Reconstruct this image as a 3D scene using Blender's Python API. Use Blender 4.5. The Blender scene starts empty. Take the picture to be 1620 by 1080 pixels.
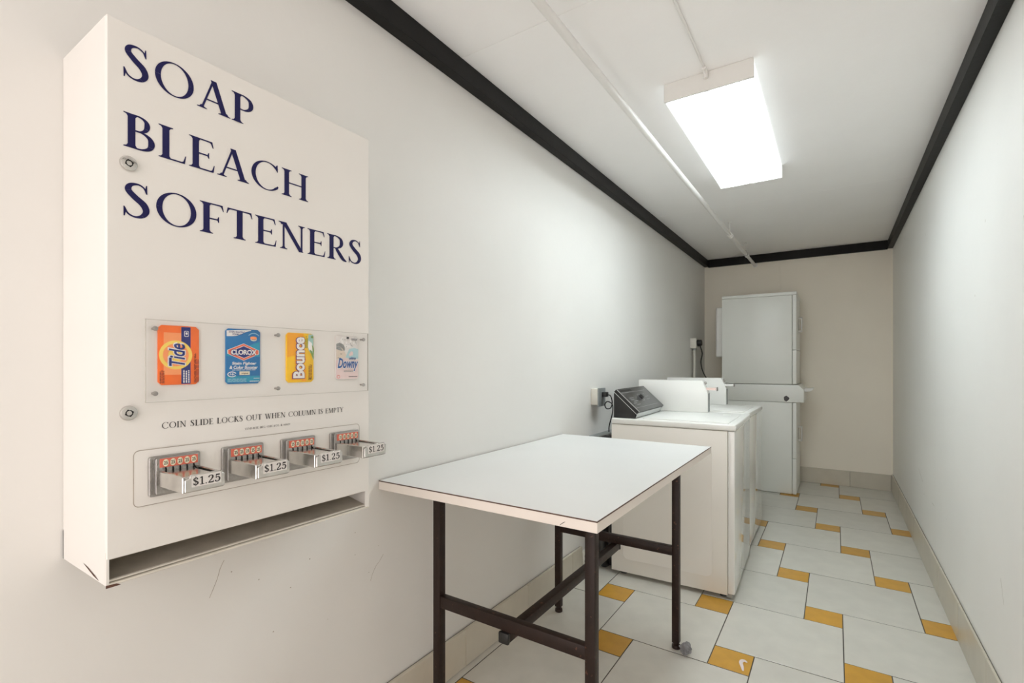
import bpy, bmesh, math, random
from mathutils import Vector, Matrix
random.seed(7)
C = bpy.context.scene.collection
SC = bpy.context.scene

# ------------------------------------------------------------------ camera, world, light, exposure
FPX = 775.6
cam_d = bpy.data.cameras.new('camera'); cam = bpy.data.objects.new('camera', cam_d); C.objects.link(cam)
cam_d.sensor_width = 36.0; cam_d.lens = FPX / 1620 * 36.0; cam_d.shift_y = 37.0 / 1620
cam_d.clip_start = 0.02
cam.location = (0, 0, 1.22); cam.rotation_euler = (math.radians(90), 0, math.radians(33.43))
SC.camera = cam

world = bpy.data.worlds.new('world'); SC.world = world; world.use_nodes = True
bg = world.node_tree.nodes['Background']
bg.inputs[0].default_value = (1.0, 0.925, 0.90, 1); bg.inputs[1].default_value = 2.2

# daylight arriving through the doorway behind the camera is sampled through a portal
pl = bpy.data.lights.new('doorway_portal', 'AREA'); pl.shape = 'RECTANGLE'; pl.size = 1.60; pl.size_y = 2.33
pl.cycles.is_portal = True
po = bpy.data.objects.new('doorway_portal', pl); C.objects.link(po)
po.location = (-0.403, -0.95, 1.17); po.rotation_euler = (math.radians(90), 0, 0)

LAMP_COLOUR = (0.90, 1.0, 1.03); LAMP_STRENGTH = 15.8

vs = SC.view_settings
SC.display_settings.display_device = 'sRGB'
vs.view_transform = 'Standard'; vs.look = 'None'; vs.gamma = 1.0; vs.use_curve_mapping = False
vs.exposure = 0.41
SC.cycles.max_bounces = 14; SC.cycles.diffuse_bounces = 8; SC.cycles.transparent_max_bounces = 12

# room
XL, XR, YF, YB, ZC = -1.268, 0.462, -0.95, 5.972, 2.425

# ------------------------------------------------------------------ materials
def mat(name, col, rough=0.5, metal=0.0, bump=0.0, bscale=60.0, var=0.0, vscale=6.0, spec=0.5, rand=0.0, coat=0.0):
    m = bpy.data.materials.new(name); m.use_nodes = True
    nt = m.node_tree; b = nt.nodes['Principled BSDF']
    b.inputs['Base Color'].default_value = (*col, 1); b.inputs['Roughness'].default_value = rough
    b.inputs['Metallic'].default_value = metal; b.inputs['Specular IOR Level'].default_value = spec
    b.inputs['Coat Weight'].default_value = coat; b.inputs['Coat Roughness'].default_value = 0.08
    tc = nt.nodes.new('ShaderNodeTexCoord')
    last = None
    if var > 0:
        n = nt.nodes.new('ShaderNodeTexNoise'); n.inputs['Scale'].default_value = vscale; n.inputs['Detail'].default_value = 5
        nt.links.new(tc.outputs['Object'], n.inputs['Vector'])
        mr = nt.nodes.new('ShaderNodeMapRange'); mr.inputs['From Min'].default_value = 0.3; mr.inputs['From Max'].default_value = 0.7
        mr.inputs['To Min'].default_value = 1 - var; mr.inputs['To Max'].default_value = 1 + var * 0.5
        nt.links.new(n.outputs['Fac'], mr.inputs['Value'])
        last = mr.outputs[0]
    if rand > 0:
        oi = nt.nodes.new('ShaderNodeObjectInfo'); r2 = nt.nodes.new('ShaderNodeMapRange')
        r2.inputs['To Min'].default_value = 1 - rand; r2.inputs['To Max'].default_value = 1 + rand * 0.5
        nt.links.new(oi.outputs['Random'], r2.inputs['Value'])
        if last is None: last = r2.outputs[0]
        else:
            mu = nt.nodes.new('ShaderNodeMath'); mu.operation = 'MULTIPLY'
            nt.links.new(last, mu.inputs[0]); nt.links.new(r2.outputs[0], mu.inputs[1]); last = mu.outputs[0]
    if last is not None:
        vm = nt.nodes.new('ShaderNodeVectorMath'); vm.operation = 'SCALE'; vm.inputs[0].default_value = col
        nt.links.new(last, vm.inputs['Scale']); nt.links.new(vm.outputs[0], b.inputs['Base Color'])
    if bump > 0:
        n2 = nt.nodes.new('ShaderNodeTexNoise'); n2.inputs['Scale'].default_value = bscale; n2.inputs['Detail'].default_value = 4
        nt.links.new(tc.outputs['Object'], n2.inputs['Vector'])
        bp = nt.nodes.new('ShaderNodeBump'); bp.inputs['Strength'].default_value = bump; bp.inputs['Distance'].default_value = 0.004
        nt.links.new(n2.outputs['Fac'], bp.inputs['Height']); nt.links.new(bp.outputs[0], b.inputs['Normal'])
    return m

def speckle(m, dark, thresh, scale):
    """small marks with a shape of their own over a material's base colour"""
    nt = m.node_tree; b = nt.nodes['Principled BSDF']
    tc = nt.nodes.new('ShaderNodeTexCoord'); n = nt.nodes.new('ShaderNodeTexNoise'); n.inputs['Scale'].default_value = scale
    n.inputs['Detail'].default_value = 3
    nt.links.new(tc.outputs['Object'], n.inputs['Vector'])
    mr = nt.nodes.new('ShaderNodeMapRange'); mr.inputs['From Min'].default_value = thresh; mr.inputs['From Max'].default_value = thresh + 0.05
    nt.links.new(n.outputs['Fac'], mr.inputs['Value'])
    mx = nt.nodes.new('ShaderNodeMix'); mx.data_type = 'RGBA'
    src = b.inputs['Base Color']
    if src.links: nt.links.new(src.links[0].from_socket, mx.inputs[6])
    else: mx.inputs[6].default_value = src.default_value
    mx.inputs[7].default_value = (*dark, 1)
    nt.links.new(mr.outputs[0], mx.inputs[0]); nt.links.new(mx.outputs[2], b.inputs['Base Color'])
    return m

M = {}
M['wall'] = speckle(mat('painted_wall', (0.755, 0.742, 0.712), 0.55, bump=0.10, bscale=38, var=0.03, vscale=1.7), (0.55, 0.5, 0.44), 0.765, 26)
M['wall_r'] = speckle(mat('painted_right_wall', (0.86, 0.855, 0.83), 0.5, bump=0.08, bscale=30, var=0.035, vscale=1.3), (0.60, 0.56, 0.5), 0.755, 18)
M['wall_b'] = mat('back_wall_paint', (0.90, 0.84, 0.735), 0.6, bump=0.06, bscale=40, var=0.03, vscale=1.5)
M['ceil'] = mat('ceiling_paint', (0.94, 0.925, 0.915), 0.6, bump=0.15, bscale=30, var=0.02, vscale=2)
M['trim'] = mat('black_trim_paint', (0.008, 0.0075, 0.007), 0.5, bump=0.15, bscale=45, var=0.25, vscale=14, spec=0.22)
M['grout'] = mat('grey_grout', (0.13, 0.12, 0.10), 0.9, bump=0.4, bscale=200, var=0.2, vscale=20)
M['tile'] = mat('off_white_tile', (0.65, 0.635, 0.58), 0.28, bump=0.05, bscale=18, var=0.07, vscale=9, rand=0.05)
M['tile_o'] = mat('ochre_tile', (0.60, 0.325, 0.045), 0.33, bump=0.05, bscale=30, var=0.10, vscale=16, rand=0.10)
M['skirt'] = mat('beige_skirting_tile', (0.60, 0.555, 0.465), 0.32, bump=0.04, bscale=20, var=0.06, vscale=8, rand=0.06)
M['cab'] = speckle(mat('cream_painted_steel', (0.78, 0.755, 0.715), 0.38, bump=0.05, bscale=25, var=0.02, vscale=4), (0.45, 0.4, 0.35), 0.80, 40)
M['cab_edge'] = mat('cream_steel_lip', (0.70, 0.66, 0.58), 0.45, var=0.08, vscale=20)
M['cab_in'] = mat('grimy_tray_steel', (0.42, 0.38, 0.32), 0.5, var=0.2, vscale=18)
M['rust'] = mat('rusty_edge', (0.10, 0.045, 0.03), 0.8, bump=0.3, bscale=120, var=0.4, vscale=60)
M['navy'] = mat('navy_vinyl', (0.012, 0.011, 0.075), 0.55, spec=0.25, var=0.08, vscale=30)
M['ink'] = mat('black_ink', (0.02, 0.018, 0.018), 0.5, var=0.08, vscale=40)
M['chrome'] = mat('worn_chrome', (0.70, 0.685, 0.66), 0.17, metal=1, bump=0.04, bscale=80, var=0.12, vscale=40)
M['zinc'] = mat('cast_zinc', (0.42, 0.405, 0.385), 0.42, metal=0.9, bump=0.35, bscale=260, var=0.15, vscale=50)
M['steel'] = mat('dull_steel', (0.45, 0.43, 0.41), 0.35, metal=1, var=0.12, vscale=60)
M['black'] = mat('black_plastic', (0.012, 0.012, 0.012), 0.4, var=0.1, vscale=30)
M['hole'] = mat('dark_recess', (0.006, 0.006, 0.006), 0.9, var=0.1, vscale=30)
M['lam'] = mat('white_laminate', (0.78, 0.785, 0.775), 0.33, var=0.015, vscale=5)
M['band'] = mat('cream_edge_band', (0.80, 0.735, 0.675), 0.42, var=0.03, vscale=12)
M['brownline'] = mat('dark_laminate_seam', (0.10, 0.05, 0.035), 0.5, var=0.2, vscale=40)
M['brown'] = speckle(mat('dark_brown_painted_steel', (0.022, 0.0115, 0.0085), 0.42, spec=0.28, bump=0.12, bscale=90, var=0.25, vscale=25), (0.09, 0.04, 0.025), 0.66, 70)
M['enamel'] = mat('white_enamel', (0.79, 0.79, 0.76), 0.3, var=0.015, vscale=3)
M['enamel_f'] = mat('glossy_white_enamel', (0.76, 0.76, 0.73), 0.06, var=0.01, vscale=3, coat=0.6)
M['enamel_s'] = mat('satin_cream_enamel', (0.78, 0.755, 0.70), 0.38, bump=0.03, bscale=14, var=0.02, vscale=3)
M['enamel_g'] = speckle(mat('greyed_white_enamel', (0.80, 0.81, 0.77), 0.33, var=0.02, vscale=3), (0.5, 0.46, 0.4), 0.80, 14)
M['panel'] = mat('dark_grey_control_panel', (0.055, 0.055, 0.055), 0.28, var=0.2, vscale=22)
M['silver'] = mat('silver_strip', (0.62, 0.64, 0.63), 0.35, metal=0.5, var=0.05, vscale=20)
M['pinklabel'] = mat('pink_slide_label', (0.80, 0.62, 0.56), 0.5, var=0.05, vscale=20)
M['white'] = mat('white_plastic', (0.80, 0.79, 0.76), 0.4, var=0.02, vscale=10)
M['ivory'] = mat('ivory_box', (0.74, 0.72, 0.65), 0.45, var=0.03, vscale=20)
M['greybox'] = mat('grey_metal_box', (0.34, 0.36, 0.36), 0.45, metal=0.3, var=0.1, vscale=15)
M['pipe'] = mat('white_painted_pipe', (0.80, 0.785, 0.76), 0.35, bump=0.08, bscale=50, var=0.03, vscale=15)
M['lint'] = mat('grey_lint', (0.25, 0.25, 0.26), 0.95, bump=0.6, bscale=220, var=0.4, vscale=80)
M['paper'] = mat('pale_paper', (0.82, 0.74, 0.74), 0.7, var=0.05, vscale=50)
M['crack'] = mat('hairline_crack', (0.42, 0.37, 0.31), 0.8, var=0.3, vscale=30)
M['scuff'] = mat('grey_scuff', (0.66, 0.64, 0.60), 0.6, var=0.2, vscale=60)
M['glassbtn'] = mat('faint_grey_print', (0.30, 0.30, 0.30), 0.4, var=0.2, vscale=60)
def pm(name, col): M[name] = mat('print_' + name, col, 0.38, var=0.05, vscale=60)
for nm, col in dict(p_orange=(0.92, 0.17, 0.025), p_lorange=(0.95, 0.34, 0.13), p_yellow=(0.93, 0.68, 0.14), p_navy=(0.015, 0.03, 0.19), p_white=(0.84, 0.82, 0.80),
        p_blue=(0.015, 0.17, 0.42), p_teal=(0.02, 0.30, 0.46), p_red=(0.80, 0.16, 0.09), p_cream=(0.84, 0.78, 0.58), p_amber=(0.93, 0.40, 0.02), p_gold=(0.93, 0.56, 0.02),
        p_purple=(0.13, 0.02, 0.12), p_green=(0.20, 0.33, 0.07), p_mint=(0.36, 0.58, 0.52), p_pale=(0.72, 0.69, 0.66), p_pink=(0.78, 0.62, 0.60), p_skin=(0.70, 0.60, 0.50),
        p_grey=(0.28, 0.29, 0.28), p_aqua=(0.40, 0.60, 0.64), p_dred=(0.20, 0.03, 0.015), p_cobalt=(0.02, 0.10, 0.33), p_coin=(0.72, 0.16, 0.10), p_lblue=(0.30, 0.52, 0.66)).items():
    pm(nm, col)

def clear_plastic():
    m = bpy.data.materials.new('clear_acrylic'); m.use_nodes = True; nt = m.node_tree
    for n in list(nt.nodes): nt.nodes.remove(n)
    o = nt.nodes.new('ShaderNodeOutputMaterial'); t = nt.nodes.new('ShaderNodeBsdfTransparent'); g = nt.nodes.new('ShaderNodeBsdfGlossy')
    t.inputs[0].default_value = (1, 1, 1, 1); g.inputs['Roughness'].default_value = 0.08
    lw = nt.nodes.new('ShaderNodeLayerWeight'); lw.inputs[0].default_value = 0.12
    mr = nt.nodes.new('ShaderNodeMapRange'); mr.inputs['To Min'].default_value = 0.012; mr.inputs['To Max'].default_value = 0.10
    mx = nt.nodes.new('ShaderNodeMixShader')
    nt.links.new(lw.outputs['Facing'], mr.inputs['Value']); nt.links.new(mr.outputs[0], mx.inputs[0])
    nt.links.new(t.outputs[0], mx.inputs[1]); nt.links.new(g.outputs[0], mx.inputs[2]); nt.links.new(mx.outputs[0], o.inputs[0])
    return m
M['acrylic'] = clear_plastic()
M['acrylic_edge'] = mat('acrylic_edge', (0.50, 0.48, 0.43), 0.3, var=0.1, vscale=30)

def lamp_mat(name, strength):
    m = bpy.data.materials.new(name); m.use_nodes = True; nt = m.node_tree
    b = nt.nodes['Principled BSDF']; b.inputs['Base Color'].default_value = (0.8, 0.8, 0.8, 1); b.inputs['Roughness'].default_value = 0.3
    tc = nt.nodes.new('ShaderNodeTexCoord'); sp = nt.nodes.new('ShaderNodeSeparateXYZ')
    nt.links.new(tc.outputs['Generated'], sp.inputs[0])
    r = nt.nodes.new('ShaderNodeValToRGB'); e = r.color_ramp.elements          # two tubes behind the lens
    e[0].position = 0.0; e[0].color = (0.30, 0.30, 0.30, 1); e[1].position = 1.0; e[1].color = (0.30, 0.30, 0.30, 1)
    for p, v in ((0.24, 1.0), (0.40, 0.8), (0.5, 0.016), (0.60, 0.8), (0.76, 1.0)):
        k = e.new(p); k.color = (v, v, v, 1)
    mu = nt.nodes.new('ShaderNodeMath'); mu.operation = 'MULTIPLY'; mu.inputs[1].default_value = strength
    nt.links.new(sp.outputs[0], r.inputs[0]); nt.links.new(r.outputs[0], mu.inputs[0])
    b.inputs['Emission Color'].default_value = (*LAMP_COLOUR, 1); nt.links.new(mu.outputs[0], b.inputs['Emission Strength'])
    return m
M['lamp'] = lamp_mat('lit_diffuser', LAMP_STRENGTH); M['lamp_side'] = lamp_mat('lit_side_lens', LAMP_STRENGTH * 0.13)

# ------------------------------------------------------------------ mesh helpers
class MB:
    """collects shapes, given in room coordinates, for ONE mesh object"""
    def __init__(s): s.bm = bmesh.new()
    def _merge(s, b):
        me = bpy.data.meshes.new('tmp'); b.to_mesh(me); b.free(); s.bm.from_mesh(me); bpy.data.meshes.remove(me); return s
    def box(s, x0, x1, y0, y1, z0, z1, bev=0.0, seg=1):
        b = bmesh.new(); bmesh.ops.create_cube(b, size=1)
        for v in b.verts: v.co = Vector(((x0 + x1) / 2 + v.co.x * (x1 - x0), (y0 + y1) / 2 + v.co.y * (y1 - y0), (z0 + z1) / 2 + v.co.z * (z1 - z0)))
        if bev: bmesh.ops.bevel(b, geom=b.edges[:], offset=bev, segments=seg, affect='EDGES', profile=0.5)
        return s._merge(b)
    def cyl(s, p0, p1, r0, r1=None, n=20, bev=0.0):
        p0, p1 = Vector(p0), Vector(p1); r1 = r0 if r1 is None else r1
        b = bmesh.new(); d = p1 - p0
        bmesh.ops.create_cone(b, cap_ends=True, segments=n, radius1=r0, radius2=r1, depth=d.length)
        if bev:
            ed = [e for e in b.edges if len(e.link_faces) == 2 and any(len(f.verts) > 4 for f in e.link_faces)]
            bmesh.ops.bevel(b, geom=ed, offset=bev, segments=2, affect='EDGES', profile=0.5)
        q = d.to_track_quat('Z', 'Y').to_matrix().to_4x4()
        bmesh.ops.transform(b, matrix=Matrix.Translation((p0 + p1) / 2) @ q, verts=b.verts[:])
        return s._merge(b)
    def tube(s, pts, r, n=10):
        pts = [Vector(p) for p in pts]; rings = []
        up = None
        for i, p in enumerate(pts):
            t = (pts[min(i + 1, len(pts) - 1)] - pts[max(i - 1, 0)]).normalized()
            if up is None: up = t.orthogonal().normalized()
            a = (up - t * up.dot(t)).normalized(); up = a; c = t.cross(a)
            rings.append([s.bm.verts.new(p + (a * math.cos(k * 2 * math.pi / n) + c * math.sin(k * 2 * math.pi / n)) * r) for k in range(n)])
        for a, b in zip(rings, rings[1:]):
            for k in range(n): s.bm.faces.new((a[k], a[(k + 1) % n], b[(k + 1) % n], b[k]))
        s.bm.faces.new(rings[0][::-1]); s.bm.faces.new(rings[-1]); return s
    def prism(s, poly, axis, a0, a1, bev=0.0, seg=1):
        """poly in the two other axes (order x,y,z without axis), pulled from a0 to a1"""
        def P(q, a):
            return Vector((a, q[0], q[1])) if axis == 'x' else Vector((q[0], a, q[1])) if axis == 'y' else Vector((q[0], q[1], a))
        b = bmesh.new()
        lo = [b.verts.new(P(q, a0)) for q in poly]; hi = [b.verts.new(P(q, a1)) for q in poly]; n = len(poly)
        b.faces.new(lo); b.faces.new(hi[::-1])
        for k in range(n): b.faces.new((lo[k], hi[k], hi[(k + 1) % n], lo[(k + 1) % n]))
        bmesh.ops.recalc_face_normals(b, faces=b.faces[:])
        if bev: bmesh.ops.bevel(b, geom=b.edges[:], offset=bev, segments=seg, affect='EDGES', profile=0.5)
        return s._merge(b)
    def flat(s, polys, f):
        """thin print: polygons wound one way, each a hair above the last so that overlaps never coincide"""
        s.plane = True
        for i, p in enumerate(polys):
            ar = sum(p[k][0] * p[(k + 1) % len(p)][1] - p[(k + 1) % len(p)][0] * p[k][1] for k in range(len(p)))
            if abs(ar) < 1e-12: continue
            q = [Vector(f(*c)) for c in (p if ar > 0 else p[::-1])]
            n = Vector((0, 0, 0))
            for k in range(len(q)): n += (q[k] - q[0]).cross(q[(k + 1) % len(q)] - q[0])
            n = n.normalized() * (1.2e-5 * (i % 16))
            s.bm.faces.new([s.bm.verts.new(c + n) for c in q])
        return s
    def mesh(s, name, origin=(0, 0, 0), smooth=None, m=None, recalc=True):
        if recalc and not getattr(s, 'plane', False): bmesh.ops.recalc_face_normals(s.bm, faces=s.bm.faces[:])
        bmesh.ops.translate(s.bm, vec=-Vector(origin), verts=s.bm.verts[:])
        me = bpy.data.meshes.new(name); s.bm.to_mesh(me); s.bm.free()
        if smooth:
            me.polygons.foreach_set('use_smooth', [True] * len(me.polygons)); me.set_sharp_from_angle(angle=math.radians(smooth))
        if m: me.materials.append(m)
        return me
    def build(s, name, m, parent=None, origin=None, smooth=35, recalc=True, at=None, kind=None, label=None):
        org = origin if origin is not None else (root_of(parent).matrix_basis.translation if parent else (0, 0, 0))
        o = bpy.data.objects.new(name, s.mesh(name, org, smooth, M[m] if isinstance(m, str) else m, recalc)); C.objects.link(o)
        if parent: o.parent = parent
        elif origin is not None: o.location = origin
        if at is not None: o.location = at
        if kind: o['kind'] = kind
        if label: o['label'] = label
        return o

def root_of(o):
    while o.parent: o = o.parent
    return o
def tag(o, label, cat, group=None):
    o['label'] = label; o['category'] = cat
    if group: o['group'] = group
    return o
def thing(name, loc, label, cat, group=None):
    o = bpy.data.objects.new(name, None); C.objects.link(o); o.location = loc; o.empty_display_size = 0.05
    return tag(o, label, cat, group)
def copy_tree(o, parent=None):
    c = o.copy(); C.objects.link(c)
    if parent: c.parent = parent
    for ch in list(o.children): copy_tree(ch, c)
    return c
def rrect(x0, x1, y0, y1, r, n=5):
    out = []
    for cx, cy, a in ((x1 - r, y1 - r, 0), (x0 + r, y1 - r, 90), (x0 + r, y0 + r, 180), (x1 - r, y0 + r, 270)):
        for k in range(n + 1):
            t = math.radians(a + 90 * k / n); out.append((cx + r * math.cos(t), cy + r * math.sin(t)))
    return out
def ell(cx, cy, rx, ry, n=36):
    return [(cx + rx * math.cos(2 * math.pi * k / n), cy + ry * math.sin(2 * math.pi * k / n)) for k in range(n)]

# ------------------------------------------------------------------ a hand-made serif alphabet (unit cap height, polygons)
def spline(pts, n=8):
    P = [pts[0]] + list(pts) + [pts[-1]]; out = []
    for i in range(1, len(P) - 2):
        a, b, c, d = P[i - 1], P[i], P[i + 1], P[i + 2]
        for k in range(n):
            t = k / n
            out.append(tuple(0.5 * ((2 * b[j]) + (c[j] - a[j]) * t + (2 * a[j] - 5 * b[j] + 4 * c[j] - d[j]) * t * t + (3 * b[j] - a[j] - 3 * c[j] + d[j]) * t ** 3) for j in range(len(b))))
    out.append(tuple(pts[-1])); return out
def sw(pts, n=8, fat=1.0):
    q = spline([(p[0], p[1], p[2] * fat) for p in pts], n); L = []; R = []
    for i, p in enumerate(q):
        a, b = q[max(i - 1, 0)], q[min(i + 1, len(q) - 1)]
        dx, dy = b[0] - a[0], b[1] - a[1]; l = math.hypot(dx, dy) or 1
        nx, ny = -dy / l, dx / l; w = p[2] / 2
        L.append((p[0] + nx * w, p[1] + ny * w)); R.append((p[0] - nx * w, p[1] - ny * w))
    return [[L[i], R[i], R[i + 1], L[i + 1]] for i in range(len(q) - 1)]
TK, TN = 0.155, 0.058
def ser(x, y, w, e=0.085, up=True):
    s = 1 if up else -1; h = w / 2
    return [[(x - h - e, y), (x + h + e, y), (x + h + e, y + s * .024), (x + h + e * .35, y + s * .045), (x + h, y + s * .10), (x - h, y + s * .10), (x - h - e * .35, y + s * .045), (x - h - e, y + s * .024)]]
def stem(x, w=TK, y0=0, y1=1, b=True, t=True):
    p = [[(x - w / 2, y0), (x + w / 2, y0), (x + w / 2, y1), (x - w / 2, y1)]]
    if b: p += ser(x, y0, w)
    if t: p += ser(x, y1, w, up=False)
    return p
def dg(x0, y0, x1, y1, w): return [[(x0 - w / 2, y0), (x0 + w / 2, y0), (x1 + w / 2, y1), (x1 - w / 2, y1)]]
def hb(x0, x1, y, t=0.045): return [[(x0, y - t / 2), (x1, y - t / 2), (x1, y + t / 2), (x0, y + t / 2)]]
def tip(x, y, up, h=0.2, s=1):                       # wedge ending a horizontal arm
    d = 1 if up else -1
    return [[(x - s * .13, y), (x, y), (x + s * .03, y + d * h), (x + s * .01, y + d * h), (x - s * .035, y + d * .07)]]
def ring(cx, cy, rx, ry, ix, iy, a0=0, a1=360, n=44):
    o = []
    for k in range(n):
        t0, t1 = (math.radians(a0 + (a1 - a0) * (k + j) / n) for j in (0, 1))
        o.append([(cx + rx * math.cos(t0), cy + ry * math.sin(t0)), (cx + rx * math.cos(t1), cy + ry * math.sin(t1)), (cx + ix * math.cos(t1), cy + iy * math.sin(t1)), (cx + ix * math.cos(t0), cy + iy * math.sin(t0))])
    return o
PB = [(.16, .976, .045), (.34, .976, .05), (.50, .89, .10), (.545, .735, .135), (.50, .58, .10), (.36, .487, .05), (.20, .487, .04)]
def c_arc(): return ring(.50, .5, .47, .52, .345, .485, 42, 318) + [[(.80, 1.0), (.825, 1.0), (.835, .74), (.81, .74), (.76, .84), (.74, .88)]] + [[(.86, .20), (.80, .10), (.74, .13), (.82, .235)]]
GL = {
 'A': (.84, dg(.12, 0, .405, 1.0, .055) + dg(.70, 0, .415, 1.02, .15) + hb(.20, .62, .335) + ser(.12, 0, .05, .10) + ser(.70, 0, .15, .085)),
 'B': (.66, stem(.16) + sw([(.16, .976, .045), (.33, .976, .05), (.45, .90, .09), (.48, .77, .12), (.44, .62, .09), (.32, .535, .045), (.16, .535, .04)]) + sw([(.16, .535, .04), (.36, .53, .05), (.52, .44, .10), (.57, .28, .14), (.52, .11, .10), (.36, .024, .05), (.16, .024, .045)])),
 'C': (.90, c_arc()), 'D': (.84, stem(.16) + sw([(.16, .976, .045), (.4, .97, .05), (.64, .83, .11), (.73, .5, .14), (.64, .17, .11), (.4, .03, .05), (.16, .024, .045)])),
 'E': (.64, stem(.16) + hb(.16, .57, .978) + hb(.16, .60, .022) + hb(.16, .48, .51) + tip(.57, 1, False) + tip(.60, 0, True, .24) + [[(.47, .42), (.49, .42), (.49, .61), (.47, .61), (.44, .51)]]),
 'F': (.58, stem(.16) + hb(.16, .56, .978) + hb(.16, .46, .49) + tip(.56, 1, False) + [[(.45, .40), (.47, .40), (.47, .59), (.45, .59), (.42, .49)]]),
 'G': (.94, c_arc() + stem(.80, .13, .06, .42, b=False)), 'H': (.90, stem(.16) + stem(.73) + hb(.16, .73, .51)),
 'I': (.34, stem(.17)), 'K': (.76, stem(.16) + dg(.58, 1, .20, .46, .06) + dg(.64, 0, .30, .60, .15) + ser(.58, 1, .05, .09, False) + ser(.66, 0, .13, .07)),
 'L': (.63, stem(.16) + hb(.16, .58, .022) + tip(.59, 0, True, .25)), 'M': (1.04, stem(.15, TN) + dg(.50, 0, .17, 1, .13) + dg(.50, 0, .83, 1, .055) + stem(.86)),
 'N': (.88, stem(.15, TN, t=False) + ser(.12, 1, .09, .08, False) + dg(.72, -.01, .16, 1, .145) + stem(.735, TN, b=False)),
 'O': (.93, ring(.465, .5, .445, .525, .315, .488)), 'P': (.63, stem(.16) + sw(PB)), 'R': (.74, stem(.16) + sw(PB) + sw([(.33, .49, .10), (.45, .30, .135), (.60, .08, .13), (.74, .0, .05)])),
 'S': (.60, sw([(.475, .79, .022), (.43, .92, .04), (.31, .985, .052), (.165, .925, .10), (.125, .77, .135), (.25, .595, .155), (.42, .42, .165), (.475, .23, .135), (.40, .07, .10), (.26, .012, .052), (.12, .075, .045), (.055, .24, .022)]) + [[(.475, 1.01), (.495, 1.01), (.50, .75), (.475, .75), (.45, .86)], [(.055, -.01), (.035, -.01), (.03, .27), (.055, .27), (.08, .13)]]),
 'T': (.74, stem(.37, t=False) + hb(.05, .69, .978) + tip(.69, 1, False) + tip(.05, 1, False, .2, -1)),
 'U': (.86, stem(.16, TK, .28, 1, b=False) + stem(.70, TN, .28, 1, b=False) + sw([(.16, .30, .135), (.20, .11, .11), (.40, .008, .055), (.62, .09, .05), (.70, .30, .05)])),
 'V': (.82, dg(.41, -.02, .13, 1, .145) + dg(.41, -.02, .68, 1, .055) + ser(.13, 1, .13, .08, False) + ser(.68, 1, .05, .09, False)),
 'W': (1.16, dg(.36, -.02, .13, 1, .14) + dg(.36, -.02, .58, 1, .055) + dg(.80, -.02, .57, 1, .14) + dg(.80, -.02, 1.02, 1, .055) + ser(.13, 1, .13, .08, False) + ser(1.02, 1, .05, .09, False) + ser(.58, 1, .1, .07, False)),
 'Y': (.78, stem(.40, TK, 0, .45, t=False) + dg(.38, .42, .12, 1, .14) + dg(.42, .42, .66, 1, .055) + ser(.12, 1, .12, .08, False) + ser(.66, 1, .05, .09, False)),
 ' ': (.42, []), '.': (.26, [ell(.12, .07, .075, .075, 12)]), ',': (.26, [[(.06, .12), (.17, .12), (.17, .02), (.08, -.16), (.11, .0), (.06, .02)]]), '-': (.4, hb(.05, .33, .38, .07)),
 '0': (.68, ring(.34, .5, .30, .52, .175, .475)), '6': (.68, ring(.34, .31, .30, .33, .18, .285) + sw([(.52, .99, .03), (.28, .82, .08), (.11, .55, .13), (.10, .31, .12)])),
 '7': (.62, hb(.06, .56, .955, .09) + dg(.22, 0, .53, .93, .12)),
 '1': (.54, [[(.19, 0), (.35, 0), (.35, 1.0), (.19, 1.0)], [(.04, 0), (.50, 0), (.50, .09), (.04, .09)], [(.04, .80), (.20, .85), (.20, 1.0), (.04, .89)]]),
 '2': (.70, sw([(.10, .72, .17), (.16, .90, .13), (.34, .965, .09), (.52, .88, .16), (.53, .68, .19), (.40, .46, .14), (.20, .24, .12), (.10, .10, .10)]) + [[(.05, 0), (.64, 0), (.64, .28), (.59, .28), (.54, .16), (.05, .16)]]),
 '5': (.68, [[(.12, .48), (.20, .48), (.22, .82), (.58, .82), (.58, 1.0), (.14, 1.0)]] + sw([(.14, .50, .10), (.33, .62, .10), (.52, .52, .16), (.56, .32, .19), (.46, .10, .15), (.28, .03, .09), (.12, .10, .14), (.10, .24, .15)])),
 '$': (.70, sw([(.55, .72, .15), (.48, .88, .11), (.33, .93, .09), (.16, .82, .14), (.16, .66, .16), (.34, .50, .17), (.54, .36, .17), (.54, .18, .15), (.36, .07, .09), (.18, .11, .11), (.11, .28, .15)]) + [[(.315, -.12), (.375, -.12), (.375, 1.12), (.315, 1.12)]]),
}
def serif(text, gap=0.06):
    x = 0; out = []
    for ch in text:
        w, ps = GL[ch]; out += [[(p[0] + x, p[1]) for p in q] for q in ps]; x += w + gap
    xs = [p[0] for q in out for p in q]; return [[(p[0] - min(xs), p[1]) for p in q] for q in out], max(xs) - min(xs)
def serif_at(text, y0, y1, z0, h, x, gap=0.06):
    """words on a face of constant x read along +y; stretched to end at y1"""
    ps, w = serif(text, gap); k = (y1 - y0) / w
    return MB().flat(ps, lambda a, b: Vector((x, y0 + a * k, z0 + b * h)))

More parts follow.
